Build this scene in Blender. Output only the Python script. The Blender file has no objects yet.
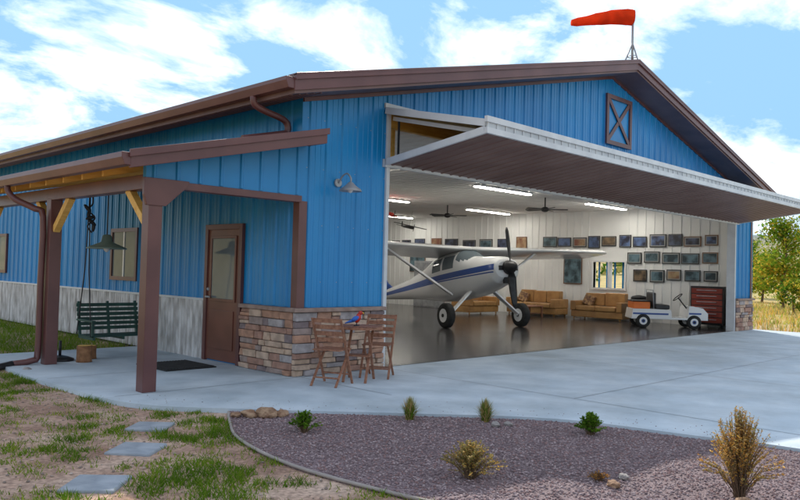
import bpy, bmesh, math, random
from mathutils import Vector, Matrix, noise
from mathutils.geometry import tessellate_polygon
random.seed(7)
S=bpy.context.scene
R=random.random
def U(a,b): return a+(b-a)*R()

# ------------------------------------------------------------ materials
def mat(name,c1,c2=None,rough=.6,metal=0.,scale=4.,detail=5.,bump=0.,bscale=None,stretch=(1,1,1),spec=.5,lo=.35,hi=.65,voro=False,coat=0.,emit=0.,grime=0.):
    m=bpy.data.materials.new(name); m.use_nodes=True
    nt=m.node_tree; N=nt.nodes; L=nt.links
    b=N['Principled BSDF']
    b.inputs['Roughness'].default_value=rough
    b.inputs['Metallic'].default_value=metal
    b.inputs['Specular IOR Level'].default_value=spec
    if coat: b.inputs['Coat Weight'].default_value=coat
    c1=tuple(c1)+(1,)
    c2=tuple(c2)+(1,) if c2 else c1
    b.inputs['Base Color'].default_value=c1
    if emit:
        b.inputs['Emission Color'].default_value=c1
        b.inputs['Emission Strength'].default_value=emit
        return m
    tc=N.new('ShaderNodeTexCoord'); mp=N.new('ShaderNodeMapping')
    mp.inputs['Scale'].default_value=stretch
    L.new(tc.outputs['Object'],mp.inputs['Vector'])
    if voro:
        t=N.new('ShaderNodeTexVoronoi'); t.inputs['Scale'].default_value=scale
        L.new(mp.outputs[0],t.inputs['Vector'])
        sp=N.new('ShaderNodeSeparateColor'); L.new(t.outputs['Color'],sp.inputs[0]); src=sp.outputs[0]
    else:
        t=N.new('ShaderNodeTexNoise'); t.inputs['Scale'].default_value=scale; t.inputs['Detail'].default_value=detail
        L.new(mp.outputs[0],t.inputs['Vector']); src=t.outputs['Fac']
    r=N.new('ShaderNodeValToRGB')
    r.color_ramp.elements[0].position=lo; r.color_ramp.elements[0].color=c1
    r.color_ramp.elements[1].position=hi; r.color_ramp.elements[1].color=c2
    L.new(src,r.inputs[0]); out=r.outputs[0]
    if grime:
        g=N.new('ShaderNodeTexNoise'); g.inputs['Scale'].default_value=.45; g.inputs['Detail'].default_value=9; g.inputs['Roughness'].default_value=.7
        L.new(tc.outputs['Object'],g.inputs['Vector'])
        gr=N.new('ShaderNodeValToRGB'); gr.color_ramp.elements[0].position=.38; v=1-grime
        gr.color_ramp.elements[0].color=(v,v,v*.98,1); gr.color_ramp.elements[1].position=.6; gr.color_ramp.elements[1].color=(1,1,1,1)
        L.new(g.outputs['Fac'],gr.inputs[0])
        mm=N.new('ShaderNodeMixRGB'); mm.blend_type='MULTIPLY'; mm.inputs[0].default_value=1
        L.new(out,mm.inputs[1]); L.new(gr.outputs[0],mm.inputs[2]); out=mm.outputs[0]
        rr=N.new('ShaderNodeMapRange'); rr.inputs[3].default_value=min(1,rough*1.35); rr.inputs[4].default_value=rough*.85
        L.new(g.outputs['Fac'],rr.inputs[0]); L.new(rr.outputs[0],b.inputs['Roughness'])
    L.new(out,b.inputs['Base Color'])
    if bump:
        n2=N.new('ShaderNodeTexNoise'); n2.inputs['Scale'].default_value=bscale or scale*4; n2.inputs['Detail'].default_value=6
        L.new(mp.outputs[0],n2.inputs['Vector'])
        bp=N.new('ShaderNodeBump'); bp.inputs['Strength'].default_value=bump; bp.inputs['Distance'].default_value=.02
        L.new(n2.outputs['Fac'],bp.inputs['Height']); L.new(bp.outputs[0],b.inputs['Normal'])
    return m
def leafmat(name,c,tr=.45):
    m=bpy.data.materials.new(name); m.use_nodes=True
    nt=m.node_tree; N=nt.nodes; L=nt.links
    N.remove(N['Principled BSDF']);o=[n for n in N if n.type=='OUTPUT_MATERIAL'][0]
    tc=N.new('ShaderNodeTexCoord');t=N.new('ShaderNodeTexNoise');t.inputs['Scale'].default_value=2.5;L.new(tc.outputs['Object'],t.inputs['Vector'])
    r=N.new('ShaderNodeValToRGB');r.color_ramp.elements[0].position=.35;r.color_ramp.elements[0].color=(c[0]*.7,c[1]*.75,c[2]*.8,1)
    r.color_ramp.elements[1].position=.65;r.color_ramp.elements[1].color=(min(1,c[0]*1.25),min(1,c[1]*1.15),c[2],1);L.new(t.outputs['Fac'],r.inputs[0])
    d=N.new('ShaderNodeBsdfDiffuse');tl=N.new('ShaderNodeBsdfTranslucent');mx=N.new('ShaderNodeMixShader');mx.inputs[0].default_value=tr
    L.new(r.outputs[0],d.inputs[0]);L.new(r.outputs[0],tl.inputs[0]);L.new(d.outputs[0],mx.inputs[1]);L.new(tl.outputs[0],mx.inputs[2]);L.new(mx.outputs[0],o.inputs[0])
    return m

BLUE=mat('blue_metal_siding',(.004,.215,.53),(.007,.27,.62),rough=.32,scale=1.2,stretch=(1,1,.3),bump=.06,bscale=3,grime=.12)
BROWN=mat('brown_trim_metal',(.11,.042,.042),(.15,.06,.056),rough=.36,scale=2)
BROWN2=mat('brown_soffit',(.13,.07,.065),(.18,.10,.09),rough=.5,scale=2)
DOORSKIN=mat('taupe_door_siding',(.17,.10,.09),(.23,.145,.13),rough=.4,scale=1.5)
WHITEP=mat('white_liner_panel',(.76,.76,.75),(.84,.84,.82),rough=.5,scale=1)
CEIL=mat('ceiling_panel',(.72,.70,.67),(.8,.78,.76),rough=.5,scale=1)
GALV=mat('galvanised_wainscot',(.36,.34,.33),(.74,.73,.73),rough=.5,metal=.15,scale=5,stretch=(1,2,.5))
LTRIM=mat('light_grey_trim',(.55,.57,.6),(.66,.68,.7),rough=.4,scale=3)
TRUSS=mat('door_edge_steel',(.46,.49,.53),(.56,.59,.62),rough=.4,scale=3)
STEEL=mat('grey_steel',(.3,.31,.33),(.42,.43,.45),rough=.45,metal=.3,scale=6)
PINE=mat('yellow_pine',(.66,.36,.07),(.8,.5,.14),rough=.6,scale=3,stretch=(1,6,6))
FOAM=mat('yellow_insulation',(.7,.48,.12),(.22,.14,.04),rough=.9,scale=2.2,stretch=(1,3,3),lo=.45,hi=.6)
GLASS=mat('window_glass',(.10,.13,.15),(.16,.19,.21),rough=.06,spec=.5,scale=1)
BLACK=mat('black_metal',(.012,.012,.014),(.03,.03,.032),rough=.45,scale=8)
RUBBER=mat('tyre_rubber',(.015,.015,.015),(.03,.03,.03),rough=.85,scale=10)
FLOOR=mat('epoxy_floor',(.055,.050,.052),(.11,.10,.097),rough=.16,scale=1.3,spec=.6,grime=.2)
CONC=mat('concrete',(.50,.60,.68),(.62,.71,.78),rough=.7,scale=1.7,detail=10,bump=.15,bscale=50,grime=.25)
JOINT=mat('joint_sealant',(.22,.25,.28),(.3,.33,.36),rough=.9)
WOODD=mat('weathered_wood',(.22,.09,.05),(.36,.17,.10),rough=.6,scale=3,stretch=(8,8,8))
GREENM=mat('green_painted_wood',(.015,.055,.045),(.03,.09,.07),rough=.5,scale=5)
WPAINT=mat('white_paint',(.78,.79,.8),(.82,.82,.82),rough=.25,scale=1,coat=.4)
BPAINT=mat('blue_paint',(.02,.07,.3),(.03,.09,.34),rough=.3,scale=1,coat=.3)
RPAINT=mat('red_paint',(.5,.03,.02),(.58,.05,.03),rough=.45,scale=2)
OPAINT=mat('orange_plastic',(.75,.16,.02),(.8,.2,.03),rough=.5,scale=2)

# ------------------------------------------------------------ mesh builder
class MB:
    def __init__(s): s.v=[];s.f=[];s.m=[];s.s=[]
    def add(s,vs,fs,m=0,sm=False):
        o=len(s.v); s.v+= [tuple(v) for v in vs]
        for f in fs:
            s.f.append(tuple(i+o for i in f)); s.m.append(m); s.s.append(sm)
    def box(s,x0,x1,y0,y1,z0,z1,m=0,M=None):
        vs=[Vector(p) for p in((x0,y0,z0),(x1,y0,z0),(x1,y1,z0),(x0,y1,z0),(x0,y0,z1),(x1,y0,z1),(x1,y1,z1),(x0,y1,z1))]
        if M: vs=[M@v for v in vs]
        s.add(vs,[(0,3,2,1),(4,5,6,7),(0,1,5,4),(1,2,6,5),(2,3,7,6),(3,0,4,7)],m)
    def beam(s,a,b,w,h,m=0,up=(0,0,1)):
        a=Vector(a);b=Vector(b);d=(b-a);l=d.length;d.normalize();u=Vector(up)
        if abs(d.dot(u))>.98:u=Vector((1,0,0))
        sx=d.cross(u).normalized();uz=sx.cross(d)
        vs=[a+sx*i*w/2+uz*j*h/2+d*k*l for k in(0,1) for i,j in((-1,-1),(1,-1),(1,1),(-1,1))]
        s.add(vs,[(0,3,2,1),(4,5,6,7),(0,1,5,4),(1,2,6,5),(2,3,7,6),(3,0,4,7)],m)
    def tube(s,path,r,n=8,m=0,sm=True,cap=True):
        P=[Vector(p) for p in path]; k=len(P)
        rs=r if isinstance(r,(list,tuple)) else [r]*k
        rings=[];pu=None
        for i in range(k):
            d=(P[min(i+1,k-1)]-P[max(i-1,0)]).normalized()
            u=pu if pu else (Vector((0,0,1)) if abs(d.z)<.9 else Vector((1,0,0)))
            sx=d.cross(u).normalized();u=sx.cross(d).normalized();pu=u
            rings.append([P[i]+(sx*math.cos(2*math.pi*j/n)+u*math.sin(2*math.pi*j/n))*rs[i] for j in range(n)])
        s.loft(rings,m,sm,cap)
    def loft(s,rings,m=0,sm=True,cap=True,mf=None):
        n=len(rings[0]);vs=[v for r in rings for v in r];o=len(s.v)
        s.v+=[tuple(v) for v in vs]
        for i in range(len(rings)-1):
            for j in range(n):
                a=i*n+j;b=i*n+(j+1)%n
                q=(a,b,b+n,a+n)
                mm=m
                if mf:
                    c=sum((Vector(vs[t]) for t in q),Vector())/4
                    mm=mf(c)
                s.f.append(tuple(t+o for t in q));s.m.append(mm);s.s.append(sm)
        if cap:
            s.f.append(tuple(o+j for j in range(n-1,-1,-1)));s.m.append(m);s.s.append(False)
            s.f.append(tuple(o+(len(rings)-1)*n+j for j in range(n)));s.m.append(m);s.s.append(False)
    def prism(s,poly,axis,a,b,m=0):
        def P(p,t):
            return {'y':(p[0],t,p[1]),'x':(t,p[0],p[1]),'z':(p[0],p[1],t)}[axis]
        n=len(poly);vs=[P(p,a) for p in poly]+[P(p,b) for p in poly]
        tris=tessellate_polygon([[Vector((p[0],p[1],0)) for p in poly]])
        fs=[tuple(t) for t in tris]+[tuple(x+n for x in t) for t in tris]+[(i,(i+1)%n,(i+1)%n+n,i+n) for i in range(n)]
        s.add(vs,fs,m)
    def ell(s,c,r,m=0,n=12,k=8,rot=None):
        c=Vector(c);rings=[]
        for i in range(k+1):
            t=math.pi*(i/k)-math.pi/2;t=max(-1.5,min(1.5,t))
            ring=[]
            for j in range(n):
                p=Vector((r[0]*math.cos(t)*math.cos(2*math.pi*j/n),r[1]*math.cos(t)*math.sin(2*math.pi*j/n),r[2]*math.sin(t)))
                if rot:p=rot@p
                ring.append(c+p)
            rings.append(ring)
        s.loft(rings,m,True,True)
    def cyl(s,a,b,r,n=20,m=0,sm=True): s.tube([a,b],r,n,m,sm)
    def disc_wheel(s,c,ax,r,w,mt=0,mh=1):
        c=Vector(c);ax=Vector(ax).normalized()
        prof=[(-.5,.62),(-.5,.88),(-.32,1),(.32,1),(.5,.88),(.5,.62)]
        u=Vector((0,0,1));sx=ax.cross(u).normalized();n=24
        rings=[[c+ax*p*w+(sx*math.cos(2*math.pi*j/n)+u*math.sin(2*math.pi*j/n))*q*r for j in range(n)] for p,q in prof]
        s.loft(rings,mt,True,True)
        s.cyl(c-ax*w*.52,c+ax*w*.52,r*.55,16,mh)
        s.cyl(c-ax*w*.6,c+ax*w*.6,r*.15,10,mt)
    def rib(s,a,b,wv,ov,m=0,w=.035,d=.022):
        a=Vector(a);b=Vector(b);wv=Vector(wv);ov=Vector(ov)
        pr=[wv*-w,wv*-w*.45+ov*d,wv*w*.45+ov*d,wv*w]
        vs=[a+p for p in pr]+[b+p for p in pr]
        s.add(vs,[(0,1,5,4),(1,2,6,5),(2,3,7,6),(0,3,2,1),(4,5,6,7)],m)
    def build(s,name,mats,parent=None,bevel=0,fix=True,seg=2,loc=None,rot=None):
        me=bpy.data.meshes.new(name);me.from_pydata(s.v,[],s.f)
        for x in mats:me.materials.append(x)
        me.polygons.foreach_set('material_index',s.m);me.polygons.foreach_set('use_smooth',s.s)
        if fix:
            bm=bmesh.new();bm.from_mesh(me);bmesh.ops.recalc_face_normals(bm,faces=bm.faces);bm.to_mesh(me);bm.free()
        me.update()
        o=bpy.data.objects.new(name,me);S.collection.objects.link(o)
        if parent:o.parent=parent
        if loc:o.location=loc
        if rot:o.rotation_euler=rot
        if bevel:
            b=o.modifiers.new('bevel','BEVEL');b.width=bevel;b.segments=seg;b.limit_method='ANGLE'
        return o
def empty(name,loc=(0,0,0),rot=(0,0,0)):
    e=bpy.data.objects.new(name,None);e.location=loc;e.rotation_euler=rot;e.empty_display_size=.2
    S.collection.objects.link(e);return e
def inpoly(x,y,P):
    c=False;j=len(P)-1
    for i in range(len(P)):
        if (P[i][1]>y)!=(P[j][1]>y) and x<(P[j][0]-P[i][0])*(y-P[i][1])/(P[j][1]-P[i][1])+P[i][0]:c=not c
        j=i
    return c
def smooth_curve(pts,k=6):
    out=[]
    for i in range(len(pts)-1):
        p0=pts[max(i-1,0)];p1=pts[i];p2=pts[i+1];p3=pts[min(i+2,len(pts)-1)]
        for j in range(k):
            t=j/k
            out.append(tuple(.5*((2*p1[a])+(-p0[a]+p2[a])*t+(2*p0[a]-5*p1[a]+4*p2[a]-p3[a])*t*t+(-p0[a]+3*p1[a]-3*p2[a]+p3[a])*t**3) for a in range(len(p1))))
    out.append(tuple(pts[-1]));return out

# ------------------------------------------------------------ dimensions
W=17.0;L=18.0;X1=1.62;X2=15.75;EZ=3.94;SL=.24;OH=.6;TH=.22;HT=4.0
def zt(x): return EZ+SL*(min(x,W-x)+OH)
def zu(x): return zt(x)-TH
SY=1.27
DY0,DY1=1.31,2.36

hangar=empty('aircraft_hangar')
w=MB()
w.prism([(0,0),(X1,0),(X1,zu(X1)),(0,zu(0))],'y',0,.12)
w.prism([(X1,HT),(X2,HT),(X2,zu(X2)),(W/2,zu(W/2)),(X1,zu(X1))],'y',0,.12)
w.prism([(X2,0),(W,0),(W,zu(W)),(X2,zu(X2))],'y',0,.12)
w.box(0,.12,.12,L-.12,0,zu(0))
WY0,WY1,WZ0,WZ1=4.0,5.2,1.08,1.97
def rwall(mb,x0,x1,y0,y1,z0,z1,m):
    mb.box(x0,x1,y0,WY0,z0,z1,m);mb.box(x0,x1,WY1,y1,z0,z1,m)
    mb.box(x0,x1,WY0,WY1,z0,WZ0,m);mb.box(x0,x1,WY0,WY1,WZ1,z1,m)
rwall(w,W-.12,W,.12,L-.12,0,zu(0),0)
w.prism([(0,0),(W,0),(W,zu(W)),(W/2,zu(W/2)),(0,zu(0))],'y',L-.12,L)
x=.15
while x<W:
    if X1<=x<=X2: z0=HT+.07
    else: z0=.95
    w.rib((x,0,z0),(x,0,zu(x)-.02),(1,0,0),(0,-1,0))
    for dx in(.1,.2):
        if X1<=x<=X2 or (x+dx<X1) or x>X2:
            w.rib((x+dx,0,z0),(x+dx,0,zu(x+dx)-.02),(1,0,0),(0,-1,0),0,.012,.006)
    w.rib((x,L,0),(x,L,zu(x)-.02),(1,0,0),(0,1,0))
    x+=.3
y=.25
while y<L:
    w.rib((0,y,.95),(0,y,zu(0)-.02),(0,1,0),(-1,0,0))
    for dy in(.1,.2): w.rib((0,y+dy,.95),(0,y+dy,zu(0)-.02),(0,1,0),(-1,0,0),0,.012,.006)
    w.rib((W,y,0),(W,y,zu(0)-.02),(0,1,0),(1,0,0))
    y+=.3
w.build('walls',[BLUE],hangar)
g=MB()
g.box(-.012,-.001,DY1+.02,L,0,.93)
y=DY1+.08
while y<L:
    g.rib((-.012,y,0),(-.012,y,.93),(0,1,0),(-1,0,0),0,.03,.018);y+=.09
g.build('wainscot_panel',[GALV],hangar)
g=MB();g.box(-.04,0,DY1+.02,L,.931,.965);g.build('wainscot_cap',[LTRIM],hangar)
g=MB()
for zz in(1.3,2.1,2.9,3.6):
    x=.1
    while x<X1:
        g.box(x-.006,x+.006,-.004,-.0005,zz-.006,zz+.006);x+=.15
    y=.35
    while y<L:
        g.box(-.004,-.0005,y-.006,y+.006,zz-.006,zz+.006);y+=.3
g.build('siding_screws',[STEEL],hangar)
stones=[mat('stone_%d'%i,c,tuple(min(1,a*1.5) for a in c),rough=.85,scale=9,bump=.6,bscale=25) for i,c in enumerate([(.34,.19,.13),(.25,.19,.17),(.40,.29,.22),(.17,.13,.13),(.29,.26,.26),(.42,.30,.22),(.28,.16,.12)])]
MORT=mat('mortar',(.12,.10,.095),(.17,.14,.13),rough=.95)
st=MB()
def veneer(a0,a1,place):
    z=0
    while z<.86:
        h=min(U(.06,.14),.88-z)
        if .88-(z+h)<.05:h=.88-z
        a=a0
        while a<a1-.01:
            l=min(U(.12,.46),a1-a)
            if a1-(a+l)<.09:l=a1-a
            k=random.randrange(7)
            if h>.11 and l<.3 and R()<.4:
                place(a+.005,a+l-.005,z+.004,z+h*.5-.003,U(.06,.105),k);place(a+.005,a+l-.005,z+h*.5+.003,z+h-.004,U(.06,.105),random.randrange(7))
            else: place(a+.005,a+l-.005,z+.004,z+h-.004,U(.06,.105),k)
            a+=l
        z+=h
def jit(): return U(-.004,.004)
def pf(a,b,z0,z1,d,k):
    d2=[d+U(-.012,.012) for _ in range(4)]
    st.add([(a+jit(),-d2[0],z0+jit()),(b+jit(),-d2[1],z0+jit()),(b+jit(),-d2[2],z1+jit()),(a+jit(),-d2[3],z1+jit()),(a,-.001,z0),(b,-.001,z0),(b,-.001,z1),(a,-.001,z1)],[(0,1,2,3),(4,7,6,5),(0,4,5,1),(1,5,6,2),(2,6,7,3),(3,7,4,0)],k)
def pl(a,b,z0,z1,d,k):
    d2=[d+U(-.012,.012) for _ in range(4)]
    st.add([(-d2[0],a+jit(),z0+jit()),(-d2[1],b+jit(),z0+jit()),(-d2[2],b+jit(),z1+jit()),(-d2[3],a+jit(),z1+jit()),(-.001,a,z0),(-.001,b,z0),(-.001,b,z1),(-.001,a,z1)],[(0,1,2,3),(4,7,6,5),(0,4,5,1),(1,5,6,2),(2,6,7,3),(3,7,4,0)],k)
veneer(-.07,X1,pf);veneer(.0,SY,pl);veneer(X2,W+.05,pf)
st.box(-.05,X1,-.05,-.0005,0,.87,7);st.box(-.05,-.0005,0,SY,0,.87,7);st.box(X2,W,-.05,-.0005,0,.87,7)
st.build('stone_veneer',stones+[MORT],hangar,bevel=.01)
c=MB();c.box(-.12,X1,-.125,0,.882,.94);c.box(-.12,-.001,0,SY,.882,.94);c.box(X2,W+.08,-.125,0,.882,.94)
c.build('stone_sill',[mat('sill_stone',(.25,.17,.14),(.36,.26,.22),rough=.8,scale=8,bump=.3)],hangar,bevel=.01)
l=MB()
l.box(.12,.14,.12,L-.14,0.01,3.75);rwall(l,W-.14,W-.12,.12,L-.14,.01,3.75,0);l.box(.12,W-.12,L-.14,L-.12,.01,3.75)
l.box(.12,X1-.001,.12,.14,.01,3.75);l.box(X2+.001,W-.14,.12,.14,.01,3.75)
y=.3
while y<L-.3:
    if not WY0-.1<y<WY1+.1:l.rib((W-.14,y,.01),(W-.14,y,3.75),(0,1,0),(-1,0,0),0,.03,.02)
    y+=.3
x=.3
while x<W-.2:
    l.rib((x,L-.14,.01),(x,L-.14,3.75),(1,0,0),(0,-1,0),0,.03,.02);x+=.3
l.build('wall_liner',[WHITEP],hangar)
cl=MB();cl.box(.12,W-.12,.12,L-.12,3.751,3.8)
x=.3
while x<W-.2:
    cl.rib((x,.16,3.751),(x,L-.16,3.751),(1,0,0),(0,0,-1),0,.03,.02);x+=.3
cl.box(.12,W-.12,.12,.16,3.8,4.2)
cl.build('ceiling',[CEIL],hangar)
f=MB();f.box(.05,W-.05,.1,L-.05,-.1,.008);f.box(X1,X2,-.0,.1,-.1,.007);f.build('hangar_floor',[FLOOR],hangar)
wf=MB()
for a,b,c0,d in((WY0-.06,WY1+.06,WZ0-.06,WZ0),(WY0-.06,WY1+.06,WZ1,WZ1+.06),(WY0-.06,WY0,WZ0,WZ1),(WY1,WY1+.06,WZ0,WZ1),((WY0+WY1)/2-.025,(WY0+WY1)/2+.025,WZ0,WZ1)):
    wf.box(W-.2,W+.03,a,b,c0,d)
wf.build('side_window_frame',[WPAINT],hangar)
r=MB()
for sgn in(0,1):
    P=[(-OH,EZ),(W/2,zt(W/2)),(W/2,zu(W/2)),(-OH,EZ-TH)]
    if sgn:P=[(W-p[0],p[1]) for p in P]
    r.prism(P,'y',-OH,L+OH,0)
    for i in range(1,int((L+1.2)/.4)):
        yy=-OH+i*.4
        a=(-OH,yy,EZ);b=(W/2,yy,zt(W/2))
        if sgn:a=(W-a[0],)+a[1:]
        r.rib(a,b,(0,1,0),(0,0,1),0,.03,.03)
    for k in range(5):
        xx=(-.08-k*.12) if not sgn else W+.08+k*.12
        r.box(xx-.012,xx+.012,-OH+.1,L+OH-.1,zu(xx)-.012,zu(xx)-.0005,0)
r.build('roof',[BROWN2],hangar)
t=MB()
for sgn in(0,1):
    for(y0,y1,dz,h) in((-OH-.03,-OH-.001,.03,.21),(-OH-.06,-OH-.031,.035,.08),(L+OH+.001,L+OH+.03,.03,.21)):
        P=[(-OH-.02,EZ+dz-.005),(W/2,zt(W/2)+dz),(W/2,zt(W/2)+dz-h),(-OH-.02,EZ+dz-h-.005)]
        if sgn:P=[(W-p[0],p[1]) for p in P]
        t.prism(P,'y',y0,y1,0)
    P=[(-OH-.02,EZ+.035),(W/2,zt(W/2)+.045),(W/2,zt(W/2)+.005),(-OH-.02,EZ+.004)]
    if sgn:P=[(W-p[0],p[1]) for p in P]
    t.prism(P,'y',-OH-.065,-OH+.12,0)
for sgn in(0,1):
    P=[(-OH-.003,EZ-.02),(-OH-.15,EZ-.02),(-OH-.15,EZ-.07),(-OH-.11,EZ-.16),(-OH-.003,EZ-.16)]
    if sgn:P=[(W-p[0],p[1]) for p in P]
    t.prism(P,'y',-OH-.02,L+OH,0)
t.tube(smooth_curve([(-.68,.2,3.78),(-.66,.2,3.68),(-.5,.2,3.62),(-.16,.25,3.57),(-.07,.25,3.5),(-.07,.25,3.40),(-.15,.25,3.36),(-.8,.25,3.2)],3),.048,8)
for sgn in(0,1):
    P=[(0,zu(0)-.001),(W/2,zu(W/2)-.001),(W/2,zu(W/2)-.06),(0,zu(0)-.06)]
    if sgn:P=[(W-p[0],p[1]) for p in P]
    t.prism(P,'y',-.035,-.001,0)
t.build('roof_trim_and_gutter',[BROWN],hangar,bevel=.006)
j=MB()
j.box(X1-.0,X1+.07,-.04,.2,0.0,HT);j.box(X2-.07,X2,-.04,.2,0.0,HT)
j.build('door_jamb',[LTRIM],hangar,bevel=.005)
j=MB();j.box(X1-.05,X2+.05,-.035,-.001,HT-.0,HT+.07);j.build('door_head_trim',[LTRIM],hangar)
j=MB();j.box(X1+.07,X2-.07,.02,.118,HT-.28,HT-.002)
for k in range(8):
    j.box(X1+.3+k*1.9,X1+.36+k*1.9,.16,.24,3.2,3.74)
j.build('timber_header',[PINE],hangar)
# ---- bifold door
bd=MB()
F=(-1.97,3.40);B=(-.06,3.12);T=(-.04,3.98);F2=(-1.97,3.56)
XL=X1-.02;XR=X2+.08
bd.prism([F,B,(B[0],B[1]+.07),(F[0],F[1]+.07)],'x',XL,XR,0)
bd.prism([(F2[0],F2[1]-.05),(T[0],T[1]-.06),T,F2],'x',XL,XR,1)
bd.prism([(F2[0],F2[1]-.07),(T[0],T[1]-.08),(T[0],T[1]-.0605),(F2[0],F2[1]-.0505)],'x',XL+.08,XR-.08,3)
x=XL+.1
while x<XR:
    bd.rib((x,F[0],F[1]),(x,B[0],B[1]),(1,0,0),(0,0,-1),0,.03,.014);x+=.23
for xx in (XL-.02,XR+.02):
    bd.beam((xx,F[0],F[1]+.03),(xx,B[0],B[1]+.03),.04,.1,2)
    bd.beam((xx,F2[0],F2[1]-.03),(xx,T[0],T[1]-.03),.05,.1,2)
bd.beam((XL-.04,B[0]+.02,B[1]+.02),(XR+.04,B[0]+.02,B[1]+.02),.07,.12,2)
bd.beam((XL-.04,F[0]-.03,F[1]+.025),(XR+.04,F[0]-.03,F[1]+.025),.05,.08,2)
bd.beam((XL-.04,F2[0]-.03,F2[1]+.02),(XR+.04,F2[0]-.03,F2[1]+.02),.05,.08,2)
bd.box(XL,XR,F[0]-.02,F[0]-.002,F[1]+.066,F2[1]-.021,5)
n=70
for i in range(n):
    xa=XL+(XR-XL)*i/n
    bd.box(xa,xa+.02,F[0]-.035,F[0]-.0205,F[1]+.066,F2[1]-.021,2)
for i in range(9):
    xx=XL+.15+(XR-XL-.3)*i/8
    bd.beam((xx,F[0]+.1,F[1]+.1),(xx,B[0],B[1]+.1),.05,.06,2)
    bd.beam((xx,F2[0]+.1,F2[1]-.13),(xx,T[0],T[1]-.13),.05,.06,2)
    bd.beam((xx,-.15,3.2),(xx,-.15,3.85),.04,.01,4)
bd.build('bifold_door',[DOORSKIN,BLUE,LTRIM,FOAM,BLACK,TRUSS],hangar)
# ---- gable hatch
xs=MB();cx=8.78;cz=4.93;hw=.56;hh=.55
xs.box(cx-hw,cx+hw,-.028,-.024,cz-hh,cz+hh,1)
for a in((cx-hw,cx+hw,cz-hh,cz-hh+.09),(cx-hw,cx+hw,cz+hh-.09,cz+hh),(cx-hw,cx-hw+.09,cz-hh+.09,cz+hh-.09),(cx+hw-.09,cx+hw,cz-hh+.09,cz+hh-.09)):
    xs.box(a[0],a[1],-.07,-.029,a[2],a[3])
xs.beam((cx-hw+.08,-.045,cz-hh+.08),(cx+hw-.08,-.045,cz+hh-.08),.02,.09,0)
xs.beam((cx-hw+.08,-.052,cz+hh-.08),(cx+hw-.08,-.052,cz-hh+.08),.02,.09,0)
xs.build('gable_hatch',[BROWN,BLUE],hangar)
ct=MB()
ct.box(-.035,.1,-.035,-.024,.941,2.42);ct.box(-.035,-.024,-.024,.1,.941,2.42)
ct.box(W-.08,W+.03,-.035,-.024,.941,3.7)
ct.build('corner_trim',[BROWN],hangar)
d=MB()
d.box(-.06,-.001,DY0,DY0+.08,0.0,2.14,0);d.box(-.06,-.001,DY1-.08,DY1,0,2.14,0);d.box(-.06,-.001,DY0+.08,DY1-.08,2.06,2.14,0)
d.box(-.035,-.001,DY0+.08,DY1-.08,.02,2.06,1)
d.box(-.042,-.036,DY0+.2,DY1-.2,.98,1.92,2)
for a in((DY0+.16,DY0+.2,.94,1.96),(DY1-.2,DY1-.16,.94,1.96)):d.box(-.055,-.0355,a[0],a[1],a[2],a[3],1)
d.box(-.055,-.0355,DY0+.2,DY1-.2,.94,.98,1);d.box(-.055,-.0355,DY0+.2,DY1-.2,1.92,1.96,1)
d.box(-.05,-.0355,DY0+.2,DY1-.2,.2,.8,1)
d.tube([(-.04,DY1-.13,1.0),(-.1,DY1-.13,1.0),(-.1,DY1-.25,1.0)],.015,8,3)
d.ell((-.05,DY1-.13,1.12),(.03,.03,.03),3,8,6)
d.build('entry_door',[BROWN,mat('brown_door',(.13,.045,.03),(.18,.065,.045),rough=.35,scale=2),GLASS,STEEL],hangar,bevel=.005)
for k,(a,b) in enumerate(((4.75,5.85),(11.8,12.95))):
    wn=MB()
    wn.box(-.05,-.001,a,b,1.17,1.24);wn.box(-.05,-.001,a,b,2.08,2.15);wn.box(-.05,-.001,a,a+.07,1.24,2.08);wn.box(-.05,-.001,b-.07,b,1.24,2.08)
    wn.box(-.04,-.026,(a+b)/2-.02,(a+b)/2+.02,1.24,2.08,2)
    wn.box(-.026,-.02,a+.07,b-.07,1.24,2.08,1)
    wn.build('side_window',[BROWN,GLASS,WPAINT],hangar)
sc=MB()
sx,sz=.66,2.66
sc.cyl((sx,-.001,sz+.08),(sx,-.04,sz+.08),.06,16,0)
sc.tube(smooth_curve([(sx,-.04,sz+.08),(sx,-.12,sz+.17),(sx,-.22,sz+.2),(sx,-.3,sz+.13),(sx,-.3,sz+.06)],4),.013,8,0)
n=20;rings=[]
for rr,zz in((.03,.07),(.05,.05),(.08,.02),(.15,-.03),(.165,-.06),(.155,-.06),(.07,.01)):
    rings.append([(sx+rr*math.cos(2*math.pi*i/n),-.3+rr*math.sin(2*math.pi*i/n),sz+zz) for i in range(n)])
sc.loft(rings,0,True,False);sc.ell((sx,-.3,sz-.03),(.04,.04,.055),1,10,8)
sc.build('wall_sconce',[STEEL,WPAINT],hangar)
# ---- porch
PX=-2.17;PY=6.3
def pz(x): return 2.71+.237*(x+2.62)
p=MB()
p.prism([(-2.62,pz(-2.62)),(-.002,pz(0)),(-.002,pz(0)-.1),(-2.62,pz(-2.62)-.1)],'y',-.4,PY,0)
for i in range(1,17):
    p.rib((-2.62,-.4+i*.4,pz(-2.62)),(-.03,-.4+i*.4,pz(-.03)),(0,1,0),(0,0,1),0,.03,.025)
p.prism([(-2.66,pz(-2.66)+.03),(.1,pz(.1)+.03),(.1,pz(.1)-.16),(-2.66,pz(-2.66)-.16)],'y',-.435,-.401,0)
p.prism([(-2.68,pz(-2.68)+.045),(.12,pz(.12)+.045),(.12,pz(.12)-.04),(-2.68,pz(-2.68)-.04)],'y',-.465,-.4355,0)
p.box(.0,.1,-.4,-.03,pz(.0)-.14,pz(0)+.02,0)
p.prism([(-2.623,2.71),(-2.76,2.71),(-2.76,2.65),(-2.72,2.57),(-2.623,2.57)],'y',-.43,PY,0)
p.box(PX-.1,-.003,-.05,.1,2.4,2.49,0)
p.box(PX-.08,PX+.08,.1,PY-.1,2.38,2.55,0)
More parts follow.
